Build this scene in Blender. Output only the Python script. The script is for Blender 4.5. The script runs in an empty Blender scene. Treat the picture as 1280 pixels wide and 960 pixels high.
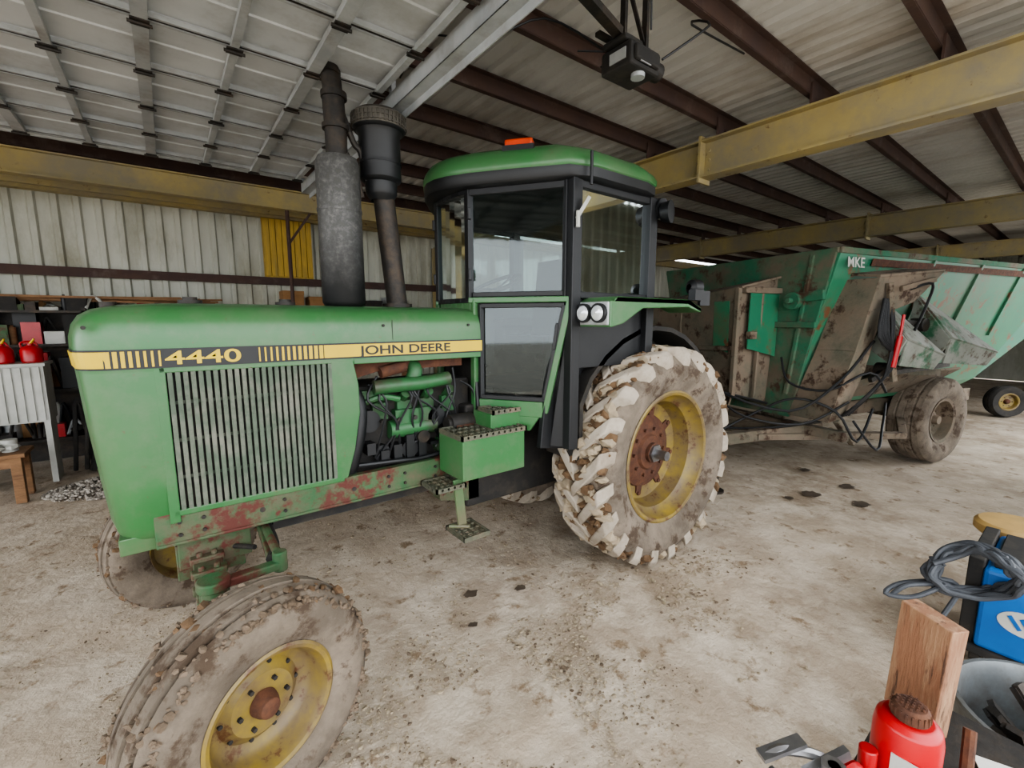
import bpy, bmesh, math, random
from mathutils import Vector, Matrix, noise as mn
rnd=random.Random(7)
D=bpy.data; C=bpy.context
# ------------------------------------------------------------------ materials
def lin(c):
    if isinstance(c,str):
        c=c.lstrip('#'); c=[int(c[i:i+2],16)/255 for i in (0,2,4)]
    return tuple((x/12.92 if x<=0.04045 else ((x+0.055)/1.055)**2.4) for x in c)+(1,)
def pm(name,c1,c2=None,scale=6,rough=.6,metal=0,dirt=None,dscale=3,dthr=.55,dsoft=.12,bump=.0,bscale=30,stretch=None,d2=None,d2scale=20,d2thr=.6,zdirt=None,d3=None,d3scale=1,d3thr=.55,d3soft=.08):
    m=D.materials.new(name); m.use_nodes=True; nt=m.node_tree; L=nt.links; N=nt.nodes
    b=N['Principled BSDF']; b.inputs['Roughness'].default_value=rough; b.inputs['Metallic'].default_value=metal
    tc=N.new('ShaderNodeTexCoord'); mp=N.new('ShaderNodeMapping'); L.new(tc.outputs['Object'],mp.inputs[0])
    if stretch: mp.inputs['Scale'].default_value=stretch
    def nz(s,det=6,ro=.6):
        n=N.new('ShaderNodeTexNoise'); n.inputs['Scale'].default_value=s; n.inputs['Detail'].default_value=det; n.inputs['Roughness'].default_value=ro
        L.new(mp.outputs[0],n.inputs['Vector']); return n
    def mixc(fac,a,bc):
        x=N.new('ShaderNodeMix'); x.data_type='RGBA'; L.new(fac,x.inputs[0])
        if isinstance(a,tuple): x.inputs[6].default_value=a
        else: L.new(a,x.inputs[6])
        x.inputs[7].default_value=bc; return x.outputs[2]
    def ramp(src,lo,hi):
        r=N.new('ShaderNodeMapRange'); r.inputs[1].default_value=lo; r.inputs[2].default_value=hi; L.new(src,r.inputs[0]); return r.outputs[0]
    col=lin(c1)
    if c2: col=mixc(ramp(nz(scale).outputs[0],.35,.65),col,lin(c2))
    if d3: col=mixc(ramp(nz(d3scale,5,.55).outputs[0],d3thr-d3soft,d3thr+d3soft),col,lin(d3))
    if dirt: col=mixc(ramp(nz(dscale,9,.7).outputs[0],dthr-dsoft,dthr+dsoft),col,lin(dirt))
    if d2: col=mixc(ramp(nz(d2scale,9,.7).outputs[0],d2thr-.04,d2thr+.04),col,lin(d2))
    if zdirt: # dirt accumulating below a height: (colour, z_full, z_none)
        sx=N.new('ShaderNodeSeparateXYZ'); L.new(tc.outputs['Object'],sx.inputs[0])
        ad=N.new('ShaderNodeMath'); ad.operation='MULTIPLY_ADD'; L.new(nz(4,8,.7).outputs[0],ad.inputs[0]); ad.inputs[1].default_value=(zdirt[2]-zdirt[1])*1.6; L.new(sx.outputs[2],ad.inputs[2])
        r=N.new('ShaderNodeMapRange'); off=(zdirt[2]-zdirt[1])*.8; r.inputs[1].default_value=zdirt[2]+off; r.inputs[2].default_value=zdirt[1]+off; L.new(ad.outputs[0],r.inputs[0])
        col=mixc(r.outputs[0],col,lin(zdirt[0]))
    if isinstance(col,tuple): b.inputs['Base Color'].default_value=col
    else: L.new(col,b.inputs['Base Color'])
    if bump:
        bp=N.new('ShaderNodeBump'); bp.inputs['Strength'].default_value=bump; bp.inputs['Distance'].default_value=.02
        L.new(nz(bscale,8,.65).outputs[0],bp.inputs['Height']); L.new(bp.outputs[0],b.inputs['Normal'])
    return m
GREEN=pm('green_paint','#2c6436','#34693a',2,.36,d3='#4d6a48',d3scale=1.6,d3thr=.58,d3soft=.2,dirt='#56694e',dscale=5,dthr=.64,dsoft=.16,d2='#5d4a38',d2scale=26,d2thr=.67,zdirt=('#6a6350',.45,.95))
GREEND=pm('green_paint_dirty','#28522f','#345e39',4,.7,dirt='#5b5241',dscale=5,dthr=.50,d2='#54281f',d2scale=6,d2thr=.54,bump=.25)
GRILLE=pm('grille_paint','#515d4e','#434f41',12,.65,dirt='#6c6c61',dscale=9,dthr=.55)
YEL=pm('yellow_paint','#8a752a','#78662a',5,.5,dirt='#66563c',dscale=6,dthr=.47,d2='#52341f',d2scale=12,d2thr=.60)
STRY=pm('stripe_yellow','#ccae14','#c0a218',4,.45)
RUST=pm('rust','#4c2c1e','#5e3b26',12,.85,dirt='#3c251b',dscale=20,dthr=.55,bump=.3)
BLACK=pm('black_plastic','#101114','#17181a',8,.5)
BLACKD=pm('black_dirty','#1b1a19','#292623',6,.8,dirt='#3f382f',dscale=7,dthr=.62)
DARKM=pm('dark_metal','#2c2a28','#3a3734',9,.6,.5,dirt='#4f4338',dscale=8,dthr=.6,bump=.2)
MUF=pm('muffler_metal','#4c4b47','#3d3d42',40,.55,.35,dirt='#6c6a65',dscale=40,dthr=.57,zdirt=('#191919',1.95,2.4))
STEEL=pm('steel','#9a9a9a','#86868a',20,.35,.9)
GALV=pm('galvanised','#b4b7b8','#a0a4a6',7,.5,.3,dirt='#858079',dscale=3,dthr=.62)
TUB=pm('tub_metal','#7b8082','#6a6e70',7,.5,.6,dirt='#5d5a55',dscale=5,dthr=.55)
TIRE=pm('tire_rubber_dusty','#665c50','#574e44',5,.95,dirt='#7d7164',dscale=4,dthr=.55,d2='#46392d',d2scale=6,d2thr=.57,bump=.45,bscale=14)
LUG=pm('tire_lug_dusty','#a99f91','#988e80',6,.95,dirt='#8b7f70',dscale=7,dthr=.58,d2='#66543f',d2scale=8,d2thr=.63,bump=.45,bscale=18)
MUD=pm('mud_clod','#6d563f','#57432f',14,1,bump=.5,bscale=40)
MUDT=pm('mud_tire','#736455','#5c4e3f',9,1,bump=.5,bscale=40)
MUDL=pm('mud_dry','#a3957f','#8f816c',14,1,bump=.5,bscale=40)
RED=pm('red_paint','#b3101a','#970f17',6,.35)
ORANGE=pm('amber_lens','#c8421a','#b03a18',6,.3)
WHITE=pm('white_dirty','#b9b9b3','#a3a39c',4,.6)
LAMPG=pm('lamp_glass','#e4e8ea','#cfd6da',30,.1,.3)
WOOD=pm('wood_old','#8d6a4b','#735539',3,.8,stretch=(1,1,6),dirt='#5d412d',dscale=4,dthr=.6,bump=.3)
WOODR=pm('wood_reddish','#8a6248','#744e38',5,.75,stretch=(5,5,.6),dirt='#b09070',dscale=5,dthr=.58,d2='#4c3426',d2scale=7,d2thr=.60,bump=.3,bscale=20)
BLUE=pm('welder_blue','#1560a8','#115294',3,.4)
WGREEN=pm('wagon_green','#286b50','#337656','2' and 2,.5,d3='#4f6651',d3scale=.7,d3thr=.58,d3soft=.12,dirt='#5d5a45',dscale=2.2,dthr=.62,dsoft=.10,d2='#6b4630',d2scale=5,d2thr=.60)
WDIRT=pm('wagon_dirty','#6a5d4f','#7b6d5e',4,.9,dirt='#454a3e',dscale=2.0,dthr=.58,d2='#3d2c20',d2scale=5,d2thr=.57,bump=.4,bscale=10)
BEAMY=pm('beam_yellow','#a99866','#b4a36e',2,.7,dirt='#928a76',dscale=1.5,dthr=.5,d2='#6d5638',d2scale=7,d2thr=.66)
PURL=pm('purlin_rust','#4f3b33','#443431',4,.85,dirt='#6a5e58',dscale=3,dthr=.66)
ROOF=pm('roof_sheet','#d2d1ce','#c0bfbc',1.2,.6,.1,dirt='#a0978a',dscale=1.3,dthr=.62,stretch=(1,.35,1))
WALLM=pm('wall_sheet','#bbbbaf','#a9aa9f',1.0,.6,.1,dirt='#8f8c7a',dscale=1.4,dthr=.6,stretch=(1,1,.4))
DOORM=pm('door_sheet','#c6c9cb','#b2b6b9',2,.55,.1,dirt='#a09f9b',dscale=2,dthr=.62)
CARD=pm('cardboard','#8f6b46','#80603f',5,.9)
YPAN=pm('yellow_panel','#c2a040','#a98c3c',9,.7,stretch=(6,1,.5),dirt='#8d7a48',dscale=3,dthr=.6)
CABLE=pm('cable_grey','#44474c','#35383d',10,.6)
TAN=pm('seat_tan','#b0915a','#9c8050',6,.6)
PAPER=pm('paper','#d6d4cf','#c9c7c0',5,.8)
OIL=pm('oil_stain','#4a4138','#5e5348',8,.5)
GRAV=pm('gravel','#a59e94','#8b837a',30,1,bump=.6)
FLOOR=pm('floor_concrete','#b8a894','#a69786',.8,.85,d3='#92826f',d3scale=.55,d3thr=.57,d3soft=.1,dirt='#cbbfae',dscale=2.4,dthr=.55,dsoft=.12,d2='#85725c',d2scale=6,d2thr=.61,bump=.8,bscale=16)
YARD=pm('yard_gravel','#a39c90','#918a7e',2,1)
def glass():
    m=D.materials.new('cab_glass'); m.use_nodes=True; nt=m.node_tree; N=nt.nodes; L=nt.links; N.clear()
    o=N.new('ShaderNodeOutputMaterial'); t=N.new('ShaderNodeBsdfTransparent'); t.inputs[0].default_value=(.66,.76,.74,1)
    g=N.new('ShaderNodeBsdfGlossy'); g.inputs['Roughness'].default_value=.04; g.inputs[0].default_value=(.8,.88,.9,1)
    fr=N.new('ShaderNodeFresnel'); fr.inputs[0].default_value=1.45
    ad=N.new('ShaderNodeMath'); ad.operation='MULTIPLY_ADD'; ad.inputs[1].default_value=.8; ad.inputs[2].default_value=.035; L.new(fr.outputs[0],ad.inputs[0])
    mx=N.new('ShaderNodeMixShader'); L.new(ad.outputs[0],mx.inputs[0]); L.new(t.outputs[0],mx.inputs[1]); L.new(g.outputs[0],mx.inputs[2]); L.new(mx.outputs[0],o.inputs[0]); return m
GLASS=glass()
# ------------------------------------------------------------------ mesh builder
class MB:
    def __init__(s): s.v=[]; s.f=[]; s.M=None
    def add(s,v,f):
        n=len(s.v)
        for p in v:
            p=Vector(p)
            if s.M is not None: p=s.M@p
            s.v.append(p)
        s.f+=[tuple(i+n for i in q) for q in f]; return s
    def box(s,c,d,R=None):
        c=Vector(c); vs=[]
        for x in(-1,1):
            for y in(-1,1):
                for z in(-1,1):
                    p=Vector((x*d[0]/2,y*d[1]/2,z*d[2]/2))
                    if R is not None: p=R@p
                    vs.append(c+p)
        return s.add(vs,[(0,1,3,2),(4,6,7,5),(0,4,5,1),(2,3,7,6),(0,2,6,4),(1,5,7,3)])
    def bb(s,x0,x1,y0,y1,z0,z1): return s.box(((x0+x1)/2,(y0+y1)/2,(z0+z1)/2),(abs(x1-x0),abs(y1-y0),abs(z1-z0)))
    def beam(s,p0,p1,w,h,up=(0,0,1)):
        p0=Vector(p0);p1=Vector(p1);d=(p1-p0); l=d.length; d.normalize(); up=Vector(up)
        sx=d.cross(up)
        if sx.length<1e-3: sx=d.cross(Vector((0,1,0)))
        sx.normalize(); u=sx.cross(d)
        R=Matrix((d,sx,u)).transposed()
        return s.box((p0+p1)/2,(l,w,h),R)
    def ringset(s,rings,closed=True,caps=True):
        n=len(rings[0]); vs=[p for r in rings for p in r]; fs=[]
        for i in range(len(rings)-1):
            for j in range(n if closed else n-1):
                k=(j+1)%n; fs.append((i*n+j,i*n+k,(i+1)*n+k,(i+1)*n+j))
        if caps and closed: fs.append(tuple(range(n))[::-1]); fs.append(tuple((len(rings)-1)*n+j for j in range(n)))
        return s.add(vs,fs)
    def frame(s,d):
        d=Vector(d).normalized(); a=Vector((0,0,1)) if abs(d.z)<.9 else Vector((1,0,0))
        x=d.cross(a).normalized(); return x,d.cross(x)
    def cyl(s,p0,p1,r0,r1=None,n=20,caps=True):
        r1=r0 if r1 is None else r1; p0=Vector(p0);p1=Vector(p1); x,y=s.frame(p1-p0)
        R=[[p+r*(math.cos(t*2*math.pi/n)*x+math.sin(t*2*math.pi/n)*y) for t in range(n)] for p,r in((p0,r0),(p1,r1))]
        return s.ringset(R,True,caps)
    def lathe(s,prof,o,axis,n=32,closedprof=False):
        o=Vector(o); ax=Vector(axis).normalized(); x,y=s.frame(ax)
        R=[[o+ax*a+r*(math.cos(t*2*math.pi/n)*x+math.sin(t*2*math.pi/n)*y) for t in range(n)] for a,r in prof]
        if closedprof: R.append(R[0])
        return s.ringset(R,True,False)
    def tube(s,pts,r,n=8,sm=4,closed=False):
        P=[Vector(p) for p in pts]
        if sm>1 and len(P)>2:
            Q=[]
            for i in range(len(P)-1):
                a=P[max(i-1,0)];b=P[i];c=P[i+1];d=P[min(i+2,len(P)-1)]
                for k in range(sm):
                    t=k/sm; Q.append(.5*((2*b)+(c-a)*t+(2*a-5*b+4*c-d)*t*t+(3*b-a-3*c+d)*t**3))
            Q.append(P[-1]); P=Q
        rings=[];px=None
        for i,p in enumerate(P):
            d=(P[min(i+1,len(P)-1)]-P[max(i-1,0)]).normalized()
            if px is None: x,y=s.frame(d)
            else:
                x=(px-d*px.dot(d)); x=x.normalized() if x.length>1e-5 else s.frame(d)[0]; y=d.cross(x)
            px=x; rings.append([p+r*(math.cos(t*2*math.pi/n)*x+math.sin(t*2*math.pi/n)*y) for t in range(n)])
        return s.ringset(rings)
    def xz(s,poly,y0,y1):
        n=len(poly); vs=[(a,y0,b) for a,b in poly]+[(a,y1,b) for a,b in poly]
        fs=[tuple(range(n)),tuple(range(2*n-1,n-1,-1))]+[(i,(i+1)%n,n+(i+1)%n,n+i) for i in range(n)]
        return s.add(vs,fs)
    def quad(s,*p): return s.add(p,[tuple(range(len(p)))])
    def slab(s,pts,th):
        P=[Vector(p) for p in pts]; nrm=(P[1]-P[0]).cross(P[2]-P[0]).normalized()*th; n=len(P)
        return s.add(P+[p+nrm for p in P],[tuple(range(n)),tuple(range(2*n-1,n-1,-1))]+[(i,(i+1)%n,n+(i+1)%n,n+i) for i in range(n)])
    def chunk(s,p,r,fl=.6):
        t=(1+5**.5)/2; V=[(-1,t,0),(1,t,0),(-1,-t,0),(1,-t,0),(0,-1,t),(0,1,t),(0,-1,-t),(0,1,-t),(t,0,-1),(t,0,1),(-t,0,-1),(-t,0,1)]
        F=[(0,11,5),(0,5,1),(0,1,7),(0,7,10),(0,10,11),(1,5,9),(5,11,4),(11,10,2),(10,7,6),(7,1,8),(3,9,4),(3,4,2),(3,2,6),(3,6,8),(3,8,9),(4,9,5),(2,4,11),(6,2,10),(8,6,7),(9,8,1)]
        a=rnd.random()*6.28; ca,sa=math.cos(a),math.sin(a); sx=rnd.uniform(.6,1.3);sy=rnd.uniform(.6,1.3); vs=[]
        for q in V:
            k=r/1.9*rnd.uniform(.7,1.25); x=q[0]*k*sx;y=q[1]*k*sy;z=q[2]*k*fl
            vs.append((p[0]+x*ca-y*sa,p[1]+x*sa+y*ca,p[2]+z))
        return s.add(vs,F)
def empty(name,loc=(0,0,0),rz=0):
    e=D.objects.new(name,None); C.collection.objects.link(e); e.location=loc; e.rotation_euler=(0,0,rz); e.empty_display_size=.2; C.view_layer.update(); return e
def ob(name,mb,mat,parent=None,smooth=True,bevel=0,local=False,ang=35):
    me=D.meshes.new(name); me.from_pydata([tuple(v) for v in mb.v],[],mb.f)
    bm=bmesh.new(); bm.from_mesh(me); bmesh.ops.recalc_face_normals(bm,faces=bm.faces); bm.to_mesh(me); bm.free()
    me.materials.append(mat); o=D.objects.new(name,me); C.collection.objects.link(o)
    if smooth:
        me.polygons.foreach_set('use_smooth',[True]*len(me.polygons))
        try: me.set_sharp_from_angle(angle=math.radians(ang))
        except Exception: pass
    if bevel:
        b=o.modifiers.new('b','BEVEL'); b.width=bevel; b.segments=2; b.limit_method='ANGLE'
    if parent:
        o.parent=parent
        if not local: o.matrix_parent_inverse=parent.matrix_world.inverted()
    return o
def text(name,s,mat,parent,loc,rot,size,sx=1,ext=.001,local=False):
    cu=D.curves.new(name,'FONT'); cu.body=s; cu.size=size; cu.extrude=ext; cu.offset=.0012; cu.materials.append(mat)
    o=D.objects.new(name,cu); C.collection.objects.link(o); o.location=loc; o.rotation_euler=rot; o.scale=(sx,1,1); o.parent=parent
    if not local: o.matrix_parent_inverse=parent.matrix_world.inverted()
    return o
# ================================================================== BUILDING
def corr(a0,a1,period,depth,flat=.55):
    pts=[]; a=a0
    while a<a1:
        pts+=[(a,0),(a+period*flat,0),(a+period*(flat+.1),depth),(a+period*.9,depth)]; a+=period
    return pts
def strips(n): return [(i,i+1,n+i+1,n+i) for i in range(n-1)]
m=MB(); pts=corr(-6,20,.21,.035); n=len(pts)
m.add([(p,5.6-q,0) for p,q in pts]+[(p,5.6-q,3.62) for p,q in pts],strips(n)); ob('wall_back',m,WALLM,smooth=False)
m=MB(); pts=corr(-6.2,20.2,.165,.03,.4); n=len(pts)
m.add([(p,-3.9,3.75+q) for p,q in pts]+[(p,5.8,3.75+q) for p,q in pts],strips(n)); ob('ceiling',m,ROOF,smooth=False)
m=MB(); pts=corr(-3.9,5.6,.21,.03); n=len(pts)
m.add([(20,p,0) for p,q in pts]+[(20+q,p,3.75) for p,q in pts],strips(n)); ob('wall_right',m,WALLM,smooth=False)
m=MB(); pts=corr(3.2,5.6,.21,.03); n=len(pts); m.add([(-6-q,p,0) for p,q in pts]+[(-6-q,p,3.75) for p,q in pts],strips(n)); ob('wall_left',m,WALLM,smooth=False)
m=MB()
for a,b in((4.9,8.0),(12.5,20)):  # unseen wall shaped for light: solid part darkens cab glass, gap lights wagon
    pts=corr(a,b,.21,.03); n=len(pts)
    m.add([(p,-3.9-q,0) for p,q in pts]+[(p,-3.9-q,3.75) for p,q in pts],strips(n))
ob('wall_front',m,WALLM,smooth=False)
# floor (gently uneven)
m=MB(); nx,ny=330,140
for j in range(ny+1):
    for i in range(nx+1):
        x=-6.2+26.4*i/nx; y=-4.2+10*j/ny; v=Vector((x,y,0))
        h=.006*mn.noise(v*1.3)
        wgt=max(0,1-max(0,(x-3.2))/2.0); h+=wgt*(.009*mn.noise(v*5+Vector((3,3,3)))+.006*mn.noise(v*11))
        m.v.append(Vector((x,y,-.012+h)))
m.f=[(j*(nx+1)+i,j*(nx+1)+i+1,(j+1)*(nx+1)+i+1,(j+1)*(nx+1)+i) for j in range(ny) for i in range(nx)]
ob('floor',m,FLOOR)
m=MB(); m.quad((-30,-30,-.04),(40,-30,-.04),(40,-4.2,-.04),(-30,-4.2,-.04)); m.quad((-30,-4.2,-.04),(-6.2,-4.2,-.04),(-6.2,20,-.04),(-30,20,-.04)); ob('ground_yard',m,YARD,smooth=False)
for X in (-3.3,4.4,9.6,14.8):
    m=MB(); 
    m.bb(X-.012,X+.012,-3.8,5.5,3.21,3.54); m.bb(X-.09,X+.09,-3.8,5.5,3.195,3.212); m.bb(X-.09,X+.09,-3.8,5.5,3.525,3.542)
    for y in (-.1,2.9): m.bb(X-.1,X+.1,y-.012,y+.012,3.15,3.58)
    m.bb(X-.012,X+.012,5.3,5.56,0,3.2); m.bb(X-.1,X+.1,5.28,5.3,0,3.2); m.bb(X-.1,X+.1,5.54,5.56,0,3.2)
    for z in (3.27,3.36,3.45):
        for y in(-.16,-.04): m.cyl((X-.012,y,z),(X-.03,y,z),.014,n=6)
    ob('roof_beam',m,BEAMY,smooth=False)
m=MB()
for k in range(12):
    y=-3.4+.785*k
    m.bb(-6,20,y-.004,y+.004,3.625,3.745); m.bb(-6,20,y,y+.045,3.62,3.627); m.bb(-6,20,y-.045,y,3.737,3.745)
for k in range(12):
    for X in(4.4,9.6): m.bb(X-.1,X+.02,-3.4+.785*k-.02,-3.4+.785*k-.004,3.542,3.70)
ob('roof_purlins',m,PURL,smooth=False)
m=MB(); 
m.bb(-6,4.4,4.28,4.30,3.30,3.55); m.bb(-6,4.4,4.22,4.36,3.29,3.305); m.bb(-6,4.4,4.22,4.36,3.535,3.55)
m.bb(-6,20,5.42,5.56,3.39,3.43); m.bb(-6,20,5.5,5.54,3.43,3.6); m.bb(-6,4.4,4.9,4.97,3.34,3.42)
ob('trim_1',m,BEAMY,smooth=False)
m=MB(); m.bb(-6,20,5.50,5.56,2.40,2.46); m.bb(-6,20,5.50,5.56,1.10,1.16); m.bb(-6,20,5.48,5.50,2.36,2.48); ob('trim_2',m,PURL,smooth=False)
m=MB()
for k in range(8): m.bb(1.32+k*.09,1.40+k*.09,5.44,5.48,2.5,3.38)
m.bb(1.31,2.04,5.48,5.5,2.48,3.4)
ob('yellow_wall_panel',m,YPAN,smooth=False)
m=MB(); m.cyl((1.45,4.3,0),(1.45,4.3,3.29),.025); m.beam((1.45,4.3,2.85),(1.75,4.3,3.29),.03,.03); m.cyl((1.45,4.3,0),(1.45,4.3,.01),.08); ob('support_pipe',m,PURL)
# overhead door (open, under the roof)
E=empty('overhead_door',(-.9,.2,3.12))
m=MB(); x0,x1,y0,y1,z=-3.1,1.13,-2.0,2.08,3.12
sec=.51; y=y1
while y>y0+.1:
    ya=y-sec+.004
    prof=[(0,0),(.015,0),(.02,.008),(.24,.008),(.245,.0),(.262,0),(.267,.008),(.487,.008),(.492,0),(sec-.008,0)]
    vs=[(x0,ya+a,z+.03+b) for a,b in prof]+[(x1,ya+a,z+.03+b) for a,b in prof]; q=len(prof)
    m.add(vs,strips(q)); y-=sec
ob('panels',m,DOORM,E,smooth=False)
m=MB(); ms=MB(); y=y1
while y>y0-.1:
    m.bb(x0,x1,y-.009,y+.009,z+.012,z+.032); ms.bb(x0,x1,y-.026,y-.012,z+.008,z+.03); ms.bb(x0,x1,y+.012,y+.026,z+.008,z+.03); y-=sec
ob('section_joints',m,DARKM,E,smooth=False)
mh=MB(); i=0; x=x1-.03
while x>x0:
    w=.03 if i%2 else .017
    ms.bb(x-w,x+w,y0,y1,z-.012,z+.02)
    y=y1
    while y>y0:
        mh.bb(x-.035,x+.035,y-.03,y+.03,z-.018,z-.012); mh.cyl((x-.045,y,z-.02),(x+.045,y,z-.02),.008,n=8); y-=sec
    x-=.36; i+=1
ob('stiles',ms,GALV,E,smooth=False); ob('hinges',mh,DARKM,E)
m=MB(); m.bb(1.17,1.24,-3.2,2.25,3.04,3.05); m.bb(1.17,1.175,-3.2,2.25,3.04,3.13); m.bb(1.24,1.246,-3.2,2.25,3.0,3.16); m.bb(1.246,1.34,-3.2,2.25,3.155,3.161); m.bb(1.335,1.341,-3.2,2.25,3.13,3.16)
for k in range(14): m.cyl((1.235,-2.9+k*.38,3.09),(1.25,-2.9+k*.38,3.09),.012,n=6)
for y in (-1.6,.2,2.0): m.bb(1.25,1.28,y-.02,y+.02,3.16,3.62)
m.cyl((-3.1,2.2,3.15),(1.2,2.2,3.15),.02)
ob('track',m,GALV,E,smooth=False)
# opener
E=empty('garage_door_opener',(2.0,-1.08,3.1))
m=MB(); m.bb(1.88,2.11,-1.18,-.99,3.03,3.14); m.bb(1.9,2.09,-1.2,-.97,3.05,3.12); m.bb(1.86,2.0,-1.16,-1.01,3.14,3.17); ob('housing',m,BLACKD,E,bevel=.012,smooth=False)
m=MB(); m.bb(1.94,2.02,-1.195,-1.18,3.05,3.09); m.bb(1.875,1.88,-1.15,-1.05,3.06,3.11); m.cyl((2.0,-1.13,3.01),(2.0,-1.13,3.03),.035,n=12); ob('label',m,GALV,E)
m=MB(); m.beam((1.88,-1.1,3.19),(1.38,-1.2,3.22),.05,.035); m.bb(1.9,1.92,-1.12,-1.09,3.16,3.62); m.bb(2.07,2.09,-1.12,-1.09,3.14,3.62); m.beam((1.5,-1.18,3.2),(1.42,-.8,3.5),.02,.02); m.bb(1.8,2.2,-1.05,-1.02,3.18,3.20); m.beam((1.9,-1.1,3.5),(2.08,-1.1,3.2),.02,.01)
m.cyl((2.11,-1.13,3.08),(2.16,-1.13,3.08),.045,n=16); m.cyl((2.11,-1.02,3.10),(2.15,-1.02,3.10),.03,n=16)
ob('brackets',m,DARKM,E)
m=MB()
m.tube([(2.1,-1.1,3.15),(2.3,-.9,3.35),(2.2,-.7,3.3),(2.45,-.6,3.5),(2.3,-.4,3.55)],.006)
m.tube([(1.9,-1.0,3.16),(1.75,-.7,3.4),(1.5,-.5,3.3),(1.4,0,3.5),(1.5,.6,3.54)],.006)
m.tube([(2.1,-1.2,3.1),(2.35,-1.3,3.3),(2.5,-1.1,3.45),(3.2,-1.05,3.55)],.006)
m.tube([(1.6,-1.25,3.55),(1.65,-1.3,3.35),(1.9,-1.25,3.42),(2.0,-1.2,3.2)],.005)
ob('wires',m,BLACK,E)
# ================================================================== WHEELS
def wheel_M(c,nrm):
    n=Vector(nrm).normalized(); z=Vector((0,0,1)); x=z.cross(n)*-1
    R=Matrix((x,n,z)).transposed().to_4x4(); return Matrix.Translation(c)@R
def mudbits(mb,R,hw,cnt,s0,s1,aset=None):
    for _ in range(cnt):
        a=rnd.random()*6.283; y=rnd.uniform(-hw,hw); r=R+rnd.uniform(-.012,.006)
        if abs(y)>hw*.8: r-=.03
        mb.chunk((r*math.cos(a),y,r*math.sin(a)),rnd.uniform(s0,s1),.8)
def ag_tire(par,pre,c,nrm,R=.815,hw=.21,rim=.47,nl=21,rev=1):
    M=wheel_M(c,nrm); h=.055; B=R-h
    m=MB(); m.M=M
    prof=[(-hw*.80,rim-.01),(-hw*.95,rim+.05),(-hw*1.12,rim+.14),(-hw*1.12,rim+.2),(-hw*1.04,B-.06),(-hw*.93,B-.02),(-hw*.5,B),(0,B+.004),(hw*.5,B),(hw*.93,B-.02),(hw*1.04,B-.06),(hw*1.12,rim+.2),(hw*1.12,rim+.14),(hw*.95,rim+.05),(hw*.80,rim-.01)]
    m.lathe(prof,(0,0,0),(0,1,0),72); ob(pre+'_tire',m,TIRE,par)
    m=MB(); m.M=M
    for sd in(-1,1):
        for k in range(nl):
            a0=2*math.pi*(k+(.5 if sd>0 else 0))/nl; rows=[]
            for t,yy,rt,rb in((-.06,-.06,R-.002,B-.02),(.3,.3,R,B-.02),(.7,.7,R-.004,B-.02),(1.0,.97,R-.014,B-.05),(1.12,1.12,R-.055,B-.1),(1.16,1.14,R-.11,B-.14)):
                a=a0+rev*t*.30; w=.064+.016*t; j=rnd.uniform(-.008,.006); y=sd*hw*yy
                P=[(rb,a-w*1.1),(rt+j,a-w*.8),(rt+j,a+w*.8),(rb,a+w*1.1)]
                if yy>1.1: P=[(rb,a-w*.8),(rt,a-w*.7),(rt,a+w*.7),(rb,a+w*.8)]
                rows.append([(r*math.cos(q),y*(1 if r>rb+.001 else (.93 if yy>1 else 1)),r*math.sin(q)) for r,q in P])
            m.ringset(rows)
    ob(pre+'_lugs',m,LUG,par,bevel=.008,ang=30)
    m=MB(); m.M=M; mudbits(m,B+.010,hw*.98,620,.02,.055); ob(pre+'_mud',m,MUD,par)
    m=MB(); m.M=M; mudbits(m,B+.014,hw*1.0,420,.02,.06); ob(pre+'_mud_pale',m,MUDL,par)
    m=MB(); m.M=M
    prof=[(hw*.84,rim+.012),(hw*.9,rim+.02),(hw*.93,rim+.008),(hw*.9,rim-.012),(hw*.62,rim-.03),(hw*.45,rim-.07),(hw*.1,rim-.085),(-.02,rim-.1),(-.03,rim-.14),(-.045,.24),(-.05,.1),(-.05,0.001)]
    m.lathe(prof,(0,0,0),(0,1,0),64)
    prof=[(-hw*.84,rim+.012),(-hw*.93,rim+.008),(-hw*.6,rim-.03),(-.06,rim-.09),(-.06,.001)]; m.lathe(prof,(0,0,0),(0,1,0),48)
    ob(pre+'_rim',m,YEL,par)
    m=MB(); m.M=M
    m.lathe([(-.04,.285),(-.02,.275),(-.01,.24),(.0,.22),(.01,.14),(.03,.125),(.035,.001)],(0,0,0),(0,1,0),40)
    for k in range(8):
        a=k*math.pi/4+.2; m.cyl((.33*math.cos(a),-.04,.33*math.sin(a)),(.33*math.cos(a),-.01,.33*math.sin(a)),.018,n=6)
        m.box((.29*math.cos(a),-.03,.29*math.sin(a)),(.08,.02,.06),Matrix.Rotation(-a,3,'Y'))
    for k in range(10):
        a=k*math.pi/5; m.cyl((.18*math.cos(a),.0,.18*math.sin(a)),(.18*math.cos(a),.025,.18*math.sin(a)),.013,n=6)
    m.cyl((0,-.35,0),(0,.06,0),.075,n=20)
    ob(pre+'_hub',m,RUST,par)
    m=MB(); m.M=M; m.cyl((0,.03,0),(0,.17,0),.035,n=20); m.cyl((0,.05,0),(0,.08,0),.07,n=6); ob(pre+'_axle_end',m,STEEL,par)
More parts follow.
